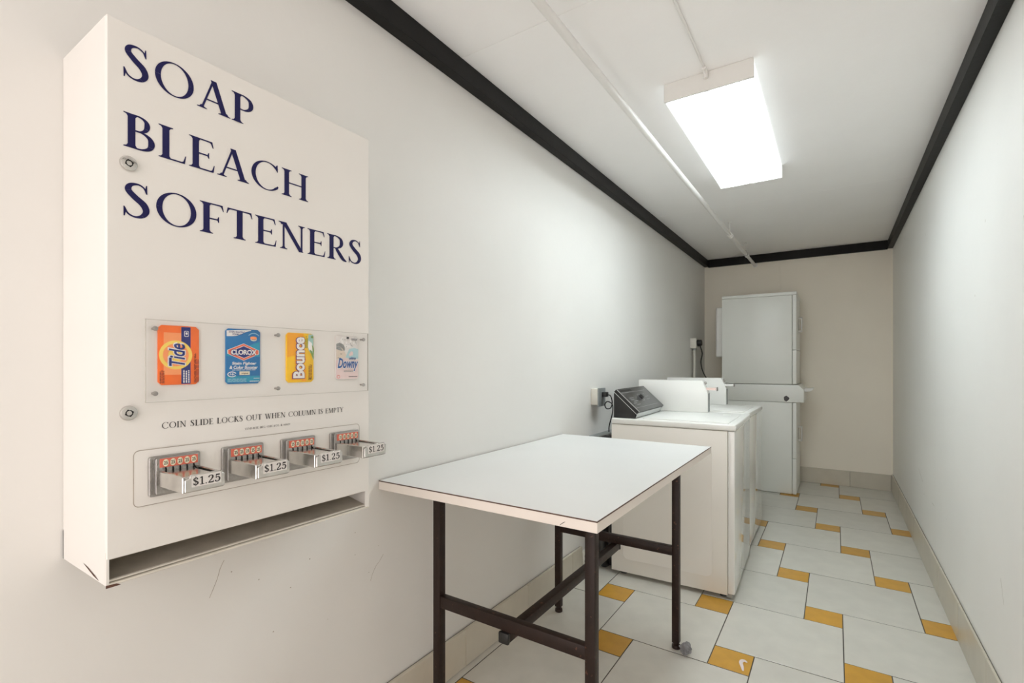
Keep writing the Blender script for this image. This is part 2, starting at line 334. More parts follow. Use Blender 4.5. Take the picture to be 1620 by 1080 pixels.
def sans_polys(text, bold=0.0, shear=0.0, spacing=1.0):
    """polygons of a line of text in Blender's built-in typeface, scaled to unit width"""
    cu = bpy.data.curves.new('lettering_source', 'FONT'); cu.body = text; cu.offset = bold; cu.shear = shear; cu.space_character = spacing; cu.resolution_u = 4
    o = bpy.data.objects.new('lettering_source', cu); C.objects.link(o)
    dg_ = bpy.context.evaluated_depsgraph_get(); dg_.update()
    me = bpy.data.meshes.new_from_object(o.evaluated_get(dg_))
    v = [(p.co.x, p.co.y) for p in me.vertices]; fs = [list(p.vertices) for p in me.polygons]
    bpy.data.objects.remove(o); bpy.data.curves.remove(cu); bpy.data.meshes.remove(me)
    x0 = min(p[0] for p in v); x1 = max(p[0] for p in v); y0 = min(p[1] for p in v); y1 = max(p[1] for p in v)
    return [[((v[i][0] - x0) / (x1 - x0), (v[i][1] - y0) / (y1 - y0)) for i in f] for f in fs]

# ------------------------------------------------------------------ the room
def struct(o): o['kind'] = 'structure'; return o
W = 0.12
floor = struct(MB().box(XL - W, XR + W, YF - 0.6, YB + W, -0.12, -0.004).build('floor', 'grout'))
ceiling = struct(MB().box(XL - W, XR + W, YF - W, YB + W, ZC + 0.012, ZC + 0.12).build('ceiling', 'ceil'))
for a, b in ((YF - W, 1.4995), (1.5005, 4.0193), (4.0207, YB + W)):
    MB().box(XL - W, XR + W, a, b, ZC, ZC + 0.012, 0.0006).build('ceiling_panel', 'ceil', ceiling)
wall_left = struct(MB().box(XL - W, XL, YF - W, YB + W, -0.12, ZC + 0.1).build('wall_left', 'wall'))
wall_right = struct(MB().box(XR, XR + W, YF - W, YB + W, -0.12, ZC + 0.1).build('wall_right', 'wall_r'))
wall_back = struct(MB().box(XL - W, XR + W, YB + 0.012, YB + W, -0.12, ZC + 0.1).build('wall_back', 'wall_b'))
MB().box(XL, -0.4930, YB, YB + 0.012, 0, ZC, 0.0008).build('wall_panel', 'wall_b', wall_back)
MB().box(-0.4915, XR, YB, YB + 0.012, 0, ZC, 0.0008).build('wall_panel', 'wall_b', wall_back)
wf = MB().box(XL, -1.205, YF - W, YF, -0.12, ZC); wf.box(0.40, XR, YF - W, YF, -0.12, ZC); wf.box(-1.205, 0.40, YF - W, YF, 2.34, ZC)
struct(wf.build('wall_front', 'wall'))
for pts in ([(0.622, 0.735), (0.613, 0.718), (0.606, 0.695), (0.596, 0.672), (0.588, 0.655)], [(1.136, 0.585), (1.118, 0.566), (1.104, 0.556), (1.088, 0.532), (1.082, 0.515)]):
    MB().flat(sw([(a, b, 0.0013) for a, b in pts], 3), lambda a, b: Vector((XL + 0.0006, a, b))).build('crack', 'crack', wall_left)
chips = random.Random(11)
for y, z in ((.64, .70), (.71, .655), (.80, .60), (.92, .46), (1.02, .69), (1.075, .545), (1.02, .62), (.86, .66), (1.115, .62), (.75, .50)):
    r0 = chips.uniform(.0010, .0022)
    MB().flat([[(y + r0 * (1 + .4 * chips.random()) * math.cos(t), z + r0 * math.sin(t)) for t in (0, .9, 1.9, 2.9, 3.9, 5.2)]], lambda a, b: Vector((XL + 0.0006, a, b))).build('paint_chip', 'crack', wall_left)
for pts in ([(2.272, .506), (2.262, .486), (2.250, .462), (2.236, .430)], [(4.21, .530), (4.13, .506), (4.03, .478)], [(3.67, .431), (3.60, .429)]):
    MB().flat(sw([(a, b, 0.004) for a, b in pts], 3), lambda a, b: Vector((XR - 0.0006, a, b))).build('scuff', 'scuff', wall_right)

# floor: two sizes of tile laid in a hopscotch lattice
LB, LS, G2 = 0.468, 0.156, 0.0020
def tile_mesh(x0, x1, y0, y1, name, m):
    cx, cy = (x0 + x1) / 2, (y0 + y1) / 2; b = 0.0014
    bm = bmesh.new(); q = [(x0, y0), (x1, y0), (x1, y1), (x0, y1)]
    sg = [(1, 1), (-1, 1), (-1, -1), (1, -1)]
    lo = [bm.verts.new((a - cx, c - cy, -0.006)) for a, c in q]; mi = [bm.verts.new((a - cx, c - cy, -b * .5)) for a, c in q]
    hi = [bm.verts.new((a - cx + b * s[0], c - cy + b * s[1], 0)) for (a, c), s in zip(q, sg)]
    for A, B in ((lo, mi), (mi, hi)):
        for k in range(4): bm.faces.new((A[k], A[(k + 1) % 4], B[(k + 1) % 4], B[k])).material_index = 1 if A is lo else 0
    bm.faces.new(hi); me = bpy.data.meshes.new(name); bm.to_mesh(me); bm.free(); me.materials.append(M[m]); me.materials.append(M['grout']); return me, (cx, cy)
cache = {}
fx0, fx1, fy0, fy1 = XL + 0.001, XR - 0.001, YF - W, YB - 0.001
for i in range(-12, 24):
    for j in range(-12, 24):
        lx = -0.1275 + i * LB - j * LS; ly = 2.7395 + i * LS + j * LB
        for name, m, (a, b, w) in (('ochre_tile', 'tile_o', (lx, ly, LS)), ('white_tile', 'tile', (lx + LS, ly + LS - LB, LB))):
            x0, x1, y0, y1 = max(a + G2, fx0), min(a + w - G2, fx1), max(b + G2, fy0), min(b + w - G2, fy1)
            if x1 - x0 < 0.012 or y1 - y0 < 0.012: continue
            key = (name, round(x1 - x0, 3), round(y1 - y0, 3))
            if key not in cache: cache[key] = tile_mesh(x0, x1, y0, y1, name, m)[0]
            o = bpy.data.objects.new(name, cache[key]); C.objects.link(o); o.parent = floor
            o.location = ((x0 + x1) / 2, (y0 + y1) / 2, random.uniform(-0.0006, 0.0002))
            o.rotation_euler = (random.uniform(-.0008, .0008), random.uniform(-.0008, .0008), random.uniform(-.001, .001))

# skirting tiles
def skirting(name, side, cuts, h, fixed, th):
    base = MB()
    if side == 'y': base.box(fixed, fixed + th * 0.5, cuts[0], cuts[-1], 0.0006, h - 0.004)
    else: base.box(cuts[0], cuts[-1], fixed, fixed + th * 0.5, 0.0006, h - 0.004)
    r = struct(base.build(name, 'grout'))
    for a, b in zip(cuts, cuts[1:]):
        e = random.uniform(-0.0015, 0.0015); lo, hi = sorted((fixed + th * 0.3, fixed + th + (0.001 if th > 0 else -0.001) * random.random()))
        t = MB()
        if side == 'y': t.box(lo, hi, a + 0.0012, b - 0.0012, 0.0008, h + e, 0.0016)
        else: t.box(a + 0.0012, b - 0.0012, lo, hi, 0.0008, h + e, 0.0016)
        t.build('skirting_tile', 'skirt', r)
skirting('baseboard_left', 'y', [YF + .01] + [1.553 + 0.4815 * k for k in range(-5, 3)] + [2.648], 0.148, XL, 0.020)
skirting('baseboard_right', 'y', [YF + .01] + [2.402 + 0.484 * k for k in range(-6, 8)] + [YB - 0.02], 0.168, XR, -0.012)
skirting('baseboard_back', 'x', [XL + 0.022, -0.824, -0.352, 0.12, XR - 0.014], 0.155, YB, -0.012)

# black ceiling trim, wavering a little like a hand-cut batten
def batten(name, p):
    b = MB(); b.box(*p, 0.0015); o = b.build(name, 'trim'); return struct(o)
batten('trim_1', (XL, XL + 0.044, YF + 0.002, YB - 0.001, 2.348, ZC - 0.0005))
batten('trim_2', (XR - 0.042, XR, YF + 0.002, YB - 0.001, 2.346, ZC - 0.0005))
batten('trim_3', (XL + 0.0445, XR - 0.0425, YB - 0.03, YB - 0.0005, 2.338, ZC - 0.0005))

# ------------------------------------------------------------------ ceiling light, conduit, pipe
lt = thing('ceiling_light', (-0.442, 2.745, ZC), 'long rectangular fluorescent ceiling light with a glowing wraparound diffuser', 'ceiling light')
LX0, LX1, LY0, LY1, LZ = -0.617, -0.267, 2.12, 3.37, 2.347
MB().box(LX0 + .02, LX1 - .02, LY0 + .012, LY1 - .012, ZC - 0.014, ZC - 0.0005).build('housing', 'white', lt)
MB().prism([(LX0 + .0105, LZ + .012), (LX0 + .0105, LZ + .003), (LX1 - .0105, LZ + .003), (LX1 - .0105, LZ + .012)], 'y', LY0 + 0.0125, LY1 - 0.0125, 0.001).build('diffuser', 'lamp', lt)
for a, b in ((LX0 + .004, LX0 + .010), (LX1 - .010, LX1 - .004)):
    MB().box(a, b, LY0 + .0125, LY1 - .0125, LZ + .0022, ZC - .0006, .0005).build('side_lens', 'lamp_side', lt, label='dimmer glowing side of the diffuser')
for a, b in ((LY0, LY0 + .012), (LY1 - .012, LY1)):
    MB().box(LX0, LX1, a, b, LZ, ZC - 0.0005, 0.002).build('end_cap', 'white', lt, label='pale cream end plate')
cd = thing('electrical_conduit', (-0.443, 1.6, ZC), 'thin white painted conduit running along the ceiling to the near end of the light', 'conduit')
MB().tube([(-0.443, -0.9, ZC - .0055), (-0.443, 2.085, ZC - .0055)], 0.0048).build('tube', 'pipe', cd)
pts = [(-0.443, 2.085, ZC - .0066)] + [(-0.443, 2.09 + .022 * math.sin(t), ZC - .0066 - .022 * (1 - math.cos(t))) for t in (0.3, .7, 1.1, 1.5)]
MB().tube([(-0.443, 2.07, ZC - .0095), (-0.443, 2.098, ZC - .011), (-0.443, 2.108, ZC - .020), (-0.443, 2.1095, ZC - .034)], 0.009).build('elbow', 'pipe', cd)

PX, PZ, PR = -0.748, 2.322, 0.0155
pp = thing('ceiling_pipe', (PX, 3, PZ), 'white painted water pipe hung below the ceiling along the room', 'pipe')
MB().tube([(PX - .012, -0.9, PZ + .012), (PX - .006, 3.0, PZ + .004), (PX + .010, YB - 0.001, PZ - .010)], PR, 16).build('tube', 'pipe', pp)
for yy, zz in ((4.46, PZ - .002), (5.32, PZ - .007)):
    f = (yy - 3) / 3; px = PX - .006 + .016 * f
    h = MB().cyl((px, yy, zz + PR - .002), (px, yy, ZC - .001), 0.0032, n=8); h.cyl((px, yy, ZC - .008), (px, yy, ZC - .0006), 0.014, n=14)
    cl = MB(); cl.cyl((px, yy - .009, zz), (px, yy + .009, zz), PR + .0045, n=18); cl.box(px - .006, px + .006, yy - .006, yy + .006, zz + PR, zz + PR + .022, .001)
    ho = h.build('hanger', 'pipe', pp); cl.build('clamp', 'pipe' if yy < 5 else 'steel', ho)
    MB().cyl((px, yy + .05, zz - .0005), (px, yy + .10, zz - .001), PR + .004, n=18, bev=.001).build('collar', 'pipe', pp)
MB().cyl((PX + .010, YB - .012, PZ - .010), (PX + .010, YB - .0006, PZ - .010), PR + .008, n=20).build('wall_flange', 'pipe', pp)

# ------------------------------------------------------------------ the soap dispenser
XD, DY0, DY1, DZ0, DZ1 = -1.043, 0.318, 0.885, 0.839, 1.823
sd = thing('soap_dispenser', (XL, 0.6, DZ0), 'tall cream steel coin-operated soap dispenser hung on the left wall', 'vending machine')
bd = MB().box(XL + .0008, XD - .0045, DY0, DY1, 0.894, DZ1, .002)
bd.box(XL + .0008, XD - .0045, DY0, DY0 + .0025, DZ0 + .001, .896); bd.box(XL + .0008, XD - .0045, DY1 - .0025, DY1, DZ0 + .001, .896)
bd.box(XL + .0008, XL + .004, DY0, DY1, DZ0 + .001, .896)
bd.build('cabinet', 'cab', sd)
fp = MB().box(XD - .004, XD, DY0, DY1, 0.884, DZ1, .0018)
fp.box(XD - .004, XD, DY0, DY0 + .004, DZ0, .886); fp.box(XD - .004, XD, DY1 - .012, DY1, DZ0, .886)
fpo = fp.build('front_panel', 'cab', sd)
MB().prism([(XL + .004, .884), (XL + .004, .880), (XD - .006, .8405), (XD - .006, .8435)], 'y', DY0 + .0028, DY1 - .0028).build('vending_tray', 'cab_in', sd)
tl = MB().box(XD - .006, XD + .001, DY0 + .0005, DY1 - .0005, DZ0, DZ0 + .0042, .0012); tl.box(XD - .012, XD - .004, DY0 + .003, DY1 - .003, DZ0 + .0055, DZ0 + .0085, .001)
tl.build('tray_lip', 'cab_edge', sd)
MB().flat([[(XD - .112, DZ0 + .018), (XD - .06, DZ0 + .006), (XD - .032, DZ0 + .003), (XD - .05, DZ0 + .008), (XD - .085, DZ0 + .015)]], lambda a, b: Vector((a, DY0 - .0006, b))).build('rust_chip', 'rust', sd, label='rusty dark chip at the lower side edge')
MB().prism([(DY0 - .001, DZ0 - .002), (DY0 + .02, DZ0 - .002), (DY0 + .014, DZ0 + .002), (DY0 - .001, DZ0 + .003)], 'x', XD + .0011, XD + .0022).build('rust_chip', 'rust', sd)
for word, y1, z in (('SOAP', 0.572, 1.7275), ('BLEACH', 0.703, 1.6050), ('SOFTENERS', 0.858, 1.4830)):
    serif_at(word, 0.342, y1, z, 0.0605, XD + .0006).build('lettering', 'navy', sd, label='navy blue word ' + word)
serif_at('COIN SLIDE LOCKS OUT WHEN COLUMN IS EMPTY', 0.401, 0.802, 1.1015, 0.0115, XD + .0006, .07).build('lettering', 'ink', sd, label='small black line of capitals')
serif_at('VEND-RITE MFG. CHICAGO, IL 60607', 0.554, 0.657, 1.0825, 0.0042, XD + .0006, .08).build('lettering', 'ink', sd, label='tiny black line of capitals')
for z in (1.575, 1.135):
    k = MB().cyl((XD + .0002, .349, z), (XD + .006, .349, z), .0135, .0125, 28, .0012).build('lock', 'chrome', sd)
    MB().flat(ring(.349, z, .0058, .0058, .0042, .0042, 0, 360, 24) + [ell(.349 + .0054 * math.cos(a), z + .0054 * math.sin(a), .0015, .0015, 8) for a in (0.3, 1.9, 3.5, 5.0)], lambda a, b: Vector((XD + .0063, a, b))).build('keyway', 'hole', k)

# acrylic window over the four sample packets
aw = MB().box(XD + .0085, XD + .0115, .372, .872, 1.153, 1.302, .0005).build('display_window', 'acrylic', sd)
e_ = MB()
for (a0, a1, b0, b1) in ((.3712, .372, 1.1525, 1.3025), (.872, .8728, 1.1525, 1.3025), (.3712, .8728, 1.1518, 1.1527), (.3712, .8728, 1.3018, 1.3027)):
    e_.box(XD + .0084, XD + .0116, a0, a1, b0, b1)
e_.build('window_edge', 'acrylic_edge', aw)
for y in (.386, .621, .856):
    for z in (1.168, 1.286):
        s = MB().cyl((XD + .0118, y, z), (XD + .0150, y, z), .0046, .0040, 18, .0008); s.cyl((XD + .0003, y, z), (XD + .0119, y, z), .0022, n=10)
        s.build('screw', 'steel', aw)

# coin slides
cp = MB().prism(rrect(.356, .8505, .9655, 1.0665, .009), 'x', XD + .0003, XD + .0024, .0007).build('coin_plate', 'cab', sd)
fr = MB(); o1 = rrect(.3555, .851, .965, 1.067, .0095); i1 = rrect(.3568, .8497, .9663, 1.0657, .0085)
fr.flat([[o1[k], o1[(k + 1) % len(o1)], i1[(k + 1) % len(o1)], i1[k]] for k in range(len(o1))], lambda a, b: Vector((XD + .0026, a, b)))
fr.build('plate_seam', 'crack', cp)
CSZ = 1.0165
def slide():
    b = MB().prism(rrect(-.043, .043, -.0365, .0365, .004, 3), 'x', .0, .0065, .001)
    b.prism(rrect(-.034, .040, -.0335, .0335, .003, 3), 'x', .006, .0105, .001)
    for k in range(4): b.box(.006, .0078, -.0415 + k * .002, -.0405 + k * .002, -.032, .032)
    p = b.build('coin_slide', 'zinc', None, origin=(0, 0, 0))
    tr = MB().prism([(.010, -.0335), (.040, -.0335), (.060, -.0325), (.113, -.0325), (.113, -.0275), (.010, -.0275)], 'z', -.0165, .0115, .0012)
    tr.prism([(.010, .0305), (.113, .0285), (.113, .0335), (.010, .0355)], 'z', -.0165, .0115, .0012)
    tr.box(.010, .112, -.029, .0245, -.014, .0085, .001); tr.box(.105, .113, -.0335, .0335, -.0165, .0112, .001)
    t = tr.build('slide_tray', 'chrome', p, origin=(0, 0, 0)); t.location = (0, 0, 0)
    MB().box(.0112, .104, .0248, .0298, -.012, .004).build('tray_groove', 'hole', p, origin=(0, 0, 0))
    q = MB().prism([(-.031, -.0145), (.033, -.0145), (.0345, -.011), (.0345, .009), (.031, .0095), (.029, .0145), (-.022, .0145), (-.024, .008), (-.031, .0065)], 'x', .1135, .117, .0008)
    q.build('price_plate', 'chrome', p, origin=(0, 0, 0), label='chrome plate marked $1.25')
    MB().prism([(-.021, -.007), (.0275, -.007), (.0275, .0125), (-.021, .0125)], 'x', .1172, .1176).build('price_card', 'p_pale', p, origin=(0, 0, 0))
    ps, w = serif('$1.25', .05); k = .045 / w
    MB().flat(ps, lambda a, c: Vector((.1179, -.019 + a * k, -.0045 + c * .0138))).build('price_lettering', 'ink', p, origin=(0, 0, 0))
    MB().box(.0106, .0114, -.028, .036, .0155, .0315, .0003).build('coin_strip', 'p_coin', p, origin=(0, 0, 0), label='red strip of five coin marks')
    c = MB(); c25 = MB(); tp = sans_polys('25', .02)
    for n in range(5):
        yy = -.0185 + n * .0118
        c.flat([ell(yy, .0235, .0047, .0066, 20)], lambda a, b_: Vector((.0117, a, b_)))
        c25.flat(tp, lambda a, b_: Vector((.01195, yy - .0032 + a * .0064, .0203 + b_ * .0066)))
    c.build('coin_mark', 'p_cream', p, origin=(0, 0, 0)); c25.build('coin_lettering', 'ink', p, origin=(0, 0, 0))
    s = MB()
    for n in range(5):
        yy = -.0185 + n * .0118
        s.flat(sw([(yy, .0152, .0022), (yy + .0008, .010, .0028), (yy - .0008, .005, .0020), (yy + .001, -.001, .0034)], 4), lambda a, b_: Vector((.0112, a, b_)))
        s.flat(sw([(yy, .012, .0018), (yy + .0004, .03, .0020), (yy - .001, .042, .0028)], 4), lambda a, b_: Vector((b_, a, -.0006)))
    s.build('coin_slot', 'hole', p, origin=(0, 0, 0))
    return p
s0 = slide(); slides = [s0] + [copy_tree(s0) for _ in range(3)]
for s, yc in zip(slides, (.4205, .547, .674, .8015)):
    s.parent = sd; s.location = Vector((XD + .0026, yc, CSZ)) - sd.location

# sample packets behind the acrylic
GRP = None
def packet(name, y0, y1, z0, z1, m, label, cut=.005):
    r = thing(name, (XD, (y0 + y1) / 2, z0), label, 'packet', 'sample packets in the display window')
    p = [(y0 + cut, z0), (y1 - cut, z0), (y1, z0 + cut), (y1, z1 - cut), (y1 - cut, z1), (y0 + cut, z1), (y0, z1 - cut), (y0, z0 + cut)]
    MB().prism(p, 'x', XD + .0004, XD + .0034, .0008, 2).build('pouch', m, r)
    def pr(nm, mt, polys, lay, lab=None):
        """polys in packet fractions (0..1, 0..1); lay = print layer"""
        o = MB().flat(polys, lambda a, b: Vector((XD + .0036 + lay * .00035, y0 + a * (y1 - y0), z0 + b * (z1 - z0)))).build(nm, mt, r)
        if lab: o['label'] = lab
        return o
    return r, pr
def box4(a, b, c, d): return [(a, c), (b, c), (b, d), (a, d)]
def place(ps, x0, x1, y0, y1, turn=False):
    """unit text into a fraction box; turn = reading upward"""
    if turn: return [[(x1 - p[1] * (x1 - x0), y0 + p[0] * (y1 - y0)) for p in q] for q in ps]
    return [[(x0 + p[0] * (x1 - x0), y0 + p[1] * (y1 - y0)) for p in q] for q in ps]
def lines(x0, x1, y0, y1, n, turn=True, rag=.3):
    o = []; rnd = random.Random(int(1000 * (x0 + y0 * 7)))
    for k in range(n):
        t = (k + .25) / n; u = (k + .75) / n; end = 1 - rag * rnd.random(); s = 0
        while s < end:
            e = min(end, s + .08 + .14 * rnd.random())
            o.append(box4(x0 + t * (x1 - x0), x0 + u * (x1 - x0), y0 + s * (y1 - y0), y0 + e * (y1 - y0)) if turn else box4(x0 + s * (x1 - x0), x0 + e * (x1 - x0), y0 + t * (y1 - y0), y0 + u * (y1 - y0)))
            s = e + .03
    return o

r, pr = packet('detergent_packet', .3935, .4635, 1.1825, 1.294, 'p_orange', 'orange detergent packet with yellow bullseye logo and upright navy band', .006)
pr('pale_band', 'p_lorange', [box4(.13, .55, .17, .88)], 0)
pr('navy_band', 'p_navy', [box4(.55, .78, .012, .985)], 0)
pr('logo_ring', 'p_yellow', [ell(.42, .505, .40, .245, 48)], 1, 'yellow bullseye ring')
pr('logo_ring', 'p_lorange', ring(.42, .505, .31, .192, .19, .118, 0, 360, 48), 2, 'orange inner ring')
t1 = sans_polys('Tide', .018, .25, .98); t2 = sans_polys('Tide', .055, .25, .94)
pr('lettering', 'p_white', place(t2, .22, .66, .30, .72, True), 3, 'white outline of the word Tide')
pr('lettering', 'p_navy', place(t1, .245, .635, .315, .70, True), 4, 'navy word Tide reading upward')
pr('lettering', 'p_white', place(sans_polys('ultra', .0, .2), .20, .25, .33, .47, True), 4)
pr('fine_print', 'p_white', lines(.58, .76, .03, .29, 3), 2)
pr('fine_print', 'p_dred', lines(.86, .985, .03, .58, 4), 1); pr('fine_print', 'p_dred', lines(.03, .15, .03, .30, 3), 1)
pr('badge', 'p_white', [rrect(.62, .73, .82, .92, .02)], 1); pr('badge', 'p_navy', [rrect(.635, .715, .83, .91, .015)], 2); pr('badge', 'p_white', [ell(.675, .875, .025, .022, 14)], 3)

r, pr = packet('bleach_packet', .5135, .5855, 1.1805, 1.295, 'p_blue', 'blue bleach packet with red and white hexagon logo', .005)
pr('teal_glow', 'p_teal', [[(.98, .50), (.98, .78), (.80, .74), (.60, .68), (.30, .66), (.02, .62), (.02, .50)]], 0); pr('teal_glow', 'p_teal', [box4(.02, .98, .03, .14)], 0)
pr('swoosh', 'p_white', sw([(.02, .91, .10), (.30, .925, .10), (.55, .965, .04), (.72, .985, .012)], 8), 1)
pr('lettering', 'p_navy', place(sans_polys('STAIN FIGHTING', .02, .2), .08, .54, .925, .955), 2); pr('lettering', 'p_navy', place(sans_polys('FORMULA', .02, .2), .18, .46, .885, .915), 2)
hexa = lambda s: [(.50 + s * .46 * a, .58 + s * .155 * b) for a, b in ((-1, -.22), (0, -1.02), (1, -.22), (1, .22), (0, 1.02), (-1, .22))]
pr('hexagon', 'p_white', [hexa(1.0)], 1); pr('hexagon', 'p_red', [hexa(.95)], 2, 'red hexagon'); pr('hexagon', 'p_white', [hexa(.74)], 3); pr('hexagon', 'p_navy', [hexa(.68)], 4, 'navy hexagon')
pr('lettering', 'p_navy', place(sans_polys('CLOROX', .06, 0, .92), .12, .88, .520, .630), 5); pr('lettering', 'p_white', place(sans_polys('CLOROX', .035, 0, .95), .13, .87, .530, .622), 6, 'white word CLOROX')
pr('lettering', 'p_white', place(sans_polys('Stain Fighter', .03, .15), .17, .88, .335, .400), 1); pr('lettering', 'p_white', place(sans_polys('& Color Booster', .03, .15), .10, .92, .270, .330), 1)
pr('fine_print', 'p_white', lines(.17, .88, .245, .260, 1, False, .05), 1)
pr('tag', 'p_cream', [box4(.38, .68, .16, .225)], 1); pr('lettering', 'ink', place(sans_polys('original', .02), .43, .63, .173, .205), 2)
pr('swirl', 'p_white', ring(.17, .175, .13, .05, .105, .035, 20, 330, 24), 1); pr('lettering', 'p_white', place(sans_polys('Up', .03, .2), .11, .24, .155, .195), 1)
pr('fine_print', 'p_lblue', lines(.05, .62, .03, .10, 3, False), 1); pr('fine_print', 'p_white', lines(.68, .96, .03, .055, 1, False, .05), 1); pr('fine_print', 'p_white', lines(.80, .98, .085, .105, 1, False, .05), 1)
pr('seal', 'p_lblue', ring(.80, .865, .17, .075, .145, .06, 20, 160, 18), 1); pr('seal', 'p_lorange', [ell(.79, .845, .10, .030, 20)], 2); pr('seal', 'p_cream', ring(.79, .83, .10, .042, .085, .025, 190, 350, 14), 3)

r, pr = packet('dryer_sheet_packet', .6455, .7155, 1.1795, 1.294, 'p_gold', 'yellow and orange dryer sheet packet with upright white lettering', .006)
pr('orange_sweep', 'p_amber', [[(.03, .50), (.03, .97), (.06, .99), (.62, .99), (.60, .80), (.66, .62), (.50, .55), (.20, .53)]], 0); pr('orange_sweep', 'p_amber', [[(.55, .02), (.72, .02), (.72, .30), (.62, .40), (.56, .30)]], 0)
pr('meadow', 'p_mint', [[(.80, .985), (.96, .985), (.985, .96), (.985, .45), (.90, .58), (.80, .66), (.78, .80)]], 1); pr('meadow', 'p_white', [[(.80, .86), (.93, .80), (.95, .64), (.86, .64), (.78, .72)]], 2)
pr('meadow', 'p_green', sw([(.985, .47, .01), (.95, .56, .06), (.86, .66, .03)], 5) + sw([(.98, .56, .02), (.97, .68, .05), (.93, .76, .01)], 5) + [ell(.93, .93, .05, .025, 12)], 3)
b1 = sans_polys('Bounce', .10, 0, .96); b2 = sans_polys('Bounce', .075, 0, .98); b3 = sans_polys('Bounce', .04, 0, 1.0)
pr('lettering', 'p_amber', place(b1, .16, .72, .05, .94, True), 1); pr('lettering', 'p_purple', place(b2, .20, .685, .07, .925, True), 2, 'purple outline of the word Bounce'); pr('lettering', 'p_white', place(b3, .235, .655, .085, .915, True), 3, 'white word Bounce reading upward')
pr('fine_print', 'p_green', lines(.66, .78, .70, .95, 3), 2); pr('fine_print', 'p_dred', lines(.80, .93, .07, .42, 3), 1); pr('lettering', 'ink', place(sans_polys('2', .03), .80, .90, .04, .085, True), 2)

r, pr = packet('softener_packet', .7765, .8475, 1.1825, 1.294, 'p_pale', 'pale grey and pink fabric softener packet with blue slanted lettering', .006)
pr('rosy_area', 'p_pink', [[(.02, .06), (.06, .02), (.94, .02), (.98, .06), (.98, .46), (.60, .44), (.45, .50), (.02, .44)]], 0)
pr('blossom', 'p_white', [ell(random.Random(k).uniform(.08, .92), random.Random(k + 50).uniform(.74, .95), .045, .028, 9) for k in range(22)], 1)
pr('blossom', 'p_grey', [ell(random.Random(k + 9).uniform(.08, .92), random.Random(k + 70).uniform(.74, .95), .016, .010, 7) for k in range(20)], 2)
pr('aqua_area', 'p_aqua', [[(.42, .50), (.98, .48), (.98, .70), (.80, .73), (.58, .70), (.50, .60)]], 1); pr('petal', 'p_pink', [ell(.68, .60, .07, .05, 14), ell(.62, .57, .06, .035, 14)], 2)
pr('face', 'p_skin', [[(.03, .47), (.10, .46), (.30, .48), (.42, .52), (.44, .57), (.38, .64), (.28, .70), (.06, .72), (.03, .68)]], 2)
pr('hair', 'p_grey', sw([(.03, .78, .05), (.18, .79, .08), (.32, .74, .09), (.36, .66, .05)], 6) + sw([(.03, .72, .06), (.16, .70, .07), (.28, .66, .02)], 6), 3); pr('fine_print', 'ink', sw([(.18, .585, .008), (.23, .58, .012), (.27, .588, .006)], 4) + sw([(.08, .50, .006), (.16, .49, .010), (.22, .495, .006)], 4), 4)
pr('lettering', 'p_white', place(sans_polys('Downy', .07, .3), .05, .99, .18, .50), 3); pr('lettering', 'p_cobalt', place(sans_polys('Downy', .025, .3), .08, .96, .195, .485), 4, 'blue slanted word Downy')
pr('lettering', 'p_cobalt', place(sans_polys('ultra', .02, .3), .56, .86, .46, .52), 4); pr('fine_print', 'p_grey', lines(.35, .80, .17, .215, 2, False), 1); pr('fine_print', 'ink', lines(.56, .94, .05, .085, 1, False, .05), 1)
pr('blossom', 'p_coin', ring(.12, .07, .07, .04, .055, .03, 0, 360, 14), 1); pr('fine_print', 'ink', [box4(.46, .56, .93, .975)], 3); pr('fine_print', 'ink', lines(.66, .94, .90, .95, 2, False, .1), 3)

# ------------------------------------------------------------------ folding table
TX0, TX1, TY0, TY1, TZ = -1.263, -0.485, 1.112, 2.425, 0.838
tb = thing('folding_table', (-0.87, 1.75, 0), 'white laminate table with dark brown steel legs against the left wall', 'table')
top = MB().box(TX0 + .0015, TX1 - .0015, TY0 + .0015, TY1 - .0015, TZ - .003, TZ, .0004).build('tabletop', 'lam', tb)
MB().box(TX0, TX1, TY0, TY1, TZ - .030, TZ - .0032, .0006).build('edge_band', 'band', top, label='cream edge band')
s = MB()
for a in ((TX0, TX1, TY0 - .0002, TY0 + .0012), (TX0, TX1, TY1 - .0012, TY1 + .0002), (TX0, TX0 + .0012, TY0, TY1), (TX1 - .0012, TX1 + .0002, TY0, TY1)): s.box(*a, TZ - .0034, TZ - .0002)
s.build('edge_seam', 'brownline', top, label='thin dark brown seam round the top')
LW = .030
MB().flat(sw([(-.588, TZ - .0270, .0010), (-.580, TZ - .0205, .0016), (-.572, TZ - .0155, .0008)], 4), lambda a, b: Vector((a, TY0 - .0004, b))).build('scratch', 'ink', top)
for lx in (-1.160, -.595):
    for ly in (1.248, 2.140):
        sx = .013 if ly < 2 else (.006 if lx > -1 else 0.0)
        l = MB().box(lx + sx, lx + sx + LW, ly, ly + LW, .026, TZ - .0305, .002, 2).build('leg', 'brown', tb)
        f = MB().cyl((lx + sx + .015, ly + .015, .0005), (lx + sx + .015, ly + .015, .016), .019, .018, 20, .003); f.cyl((lx + sx + .015, ly + .015, .015), (lx + sx + .015, ly + .015, .0262), .011, n=14)
        f.build('foot', 'brown', l)
for ly in (1.250, 2.142):
    sx = .013 if ly < 2 else 0.0
    MB().box(-1.1298 + sx, -.5952 + max(sx, .006), ly, ly + .026, .398, .437, .002, 2).build('crossbar', 'brown', tb)
    MB().box(-1.1298 + sx, -.5952 + max(sx, .006), ly + .003, ly + .024, TZ - .0555, TZ - .0305, .0015).build('top_rail', 'brown', tb)
sb = MB().box(-.868, -.836, 1.252, 2.172, .365, .3978, .002, 2).build('stretcher', 'brown', tb)
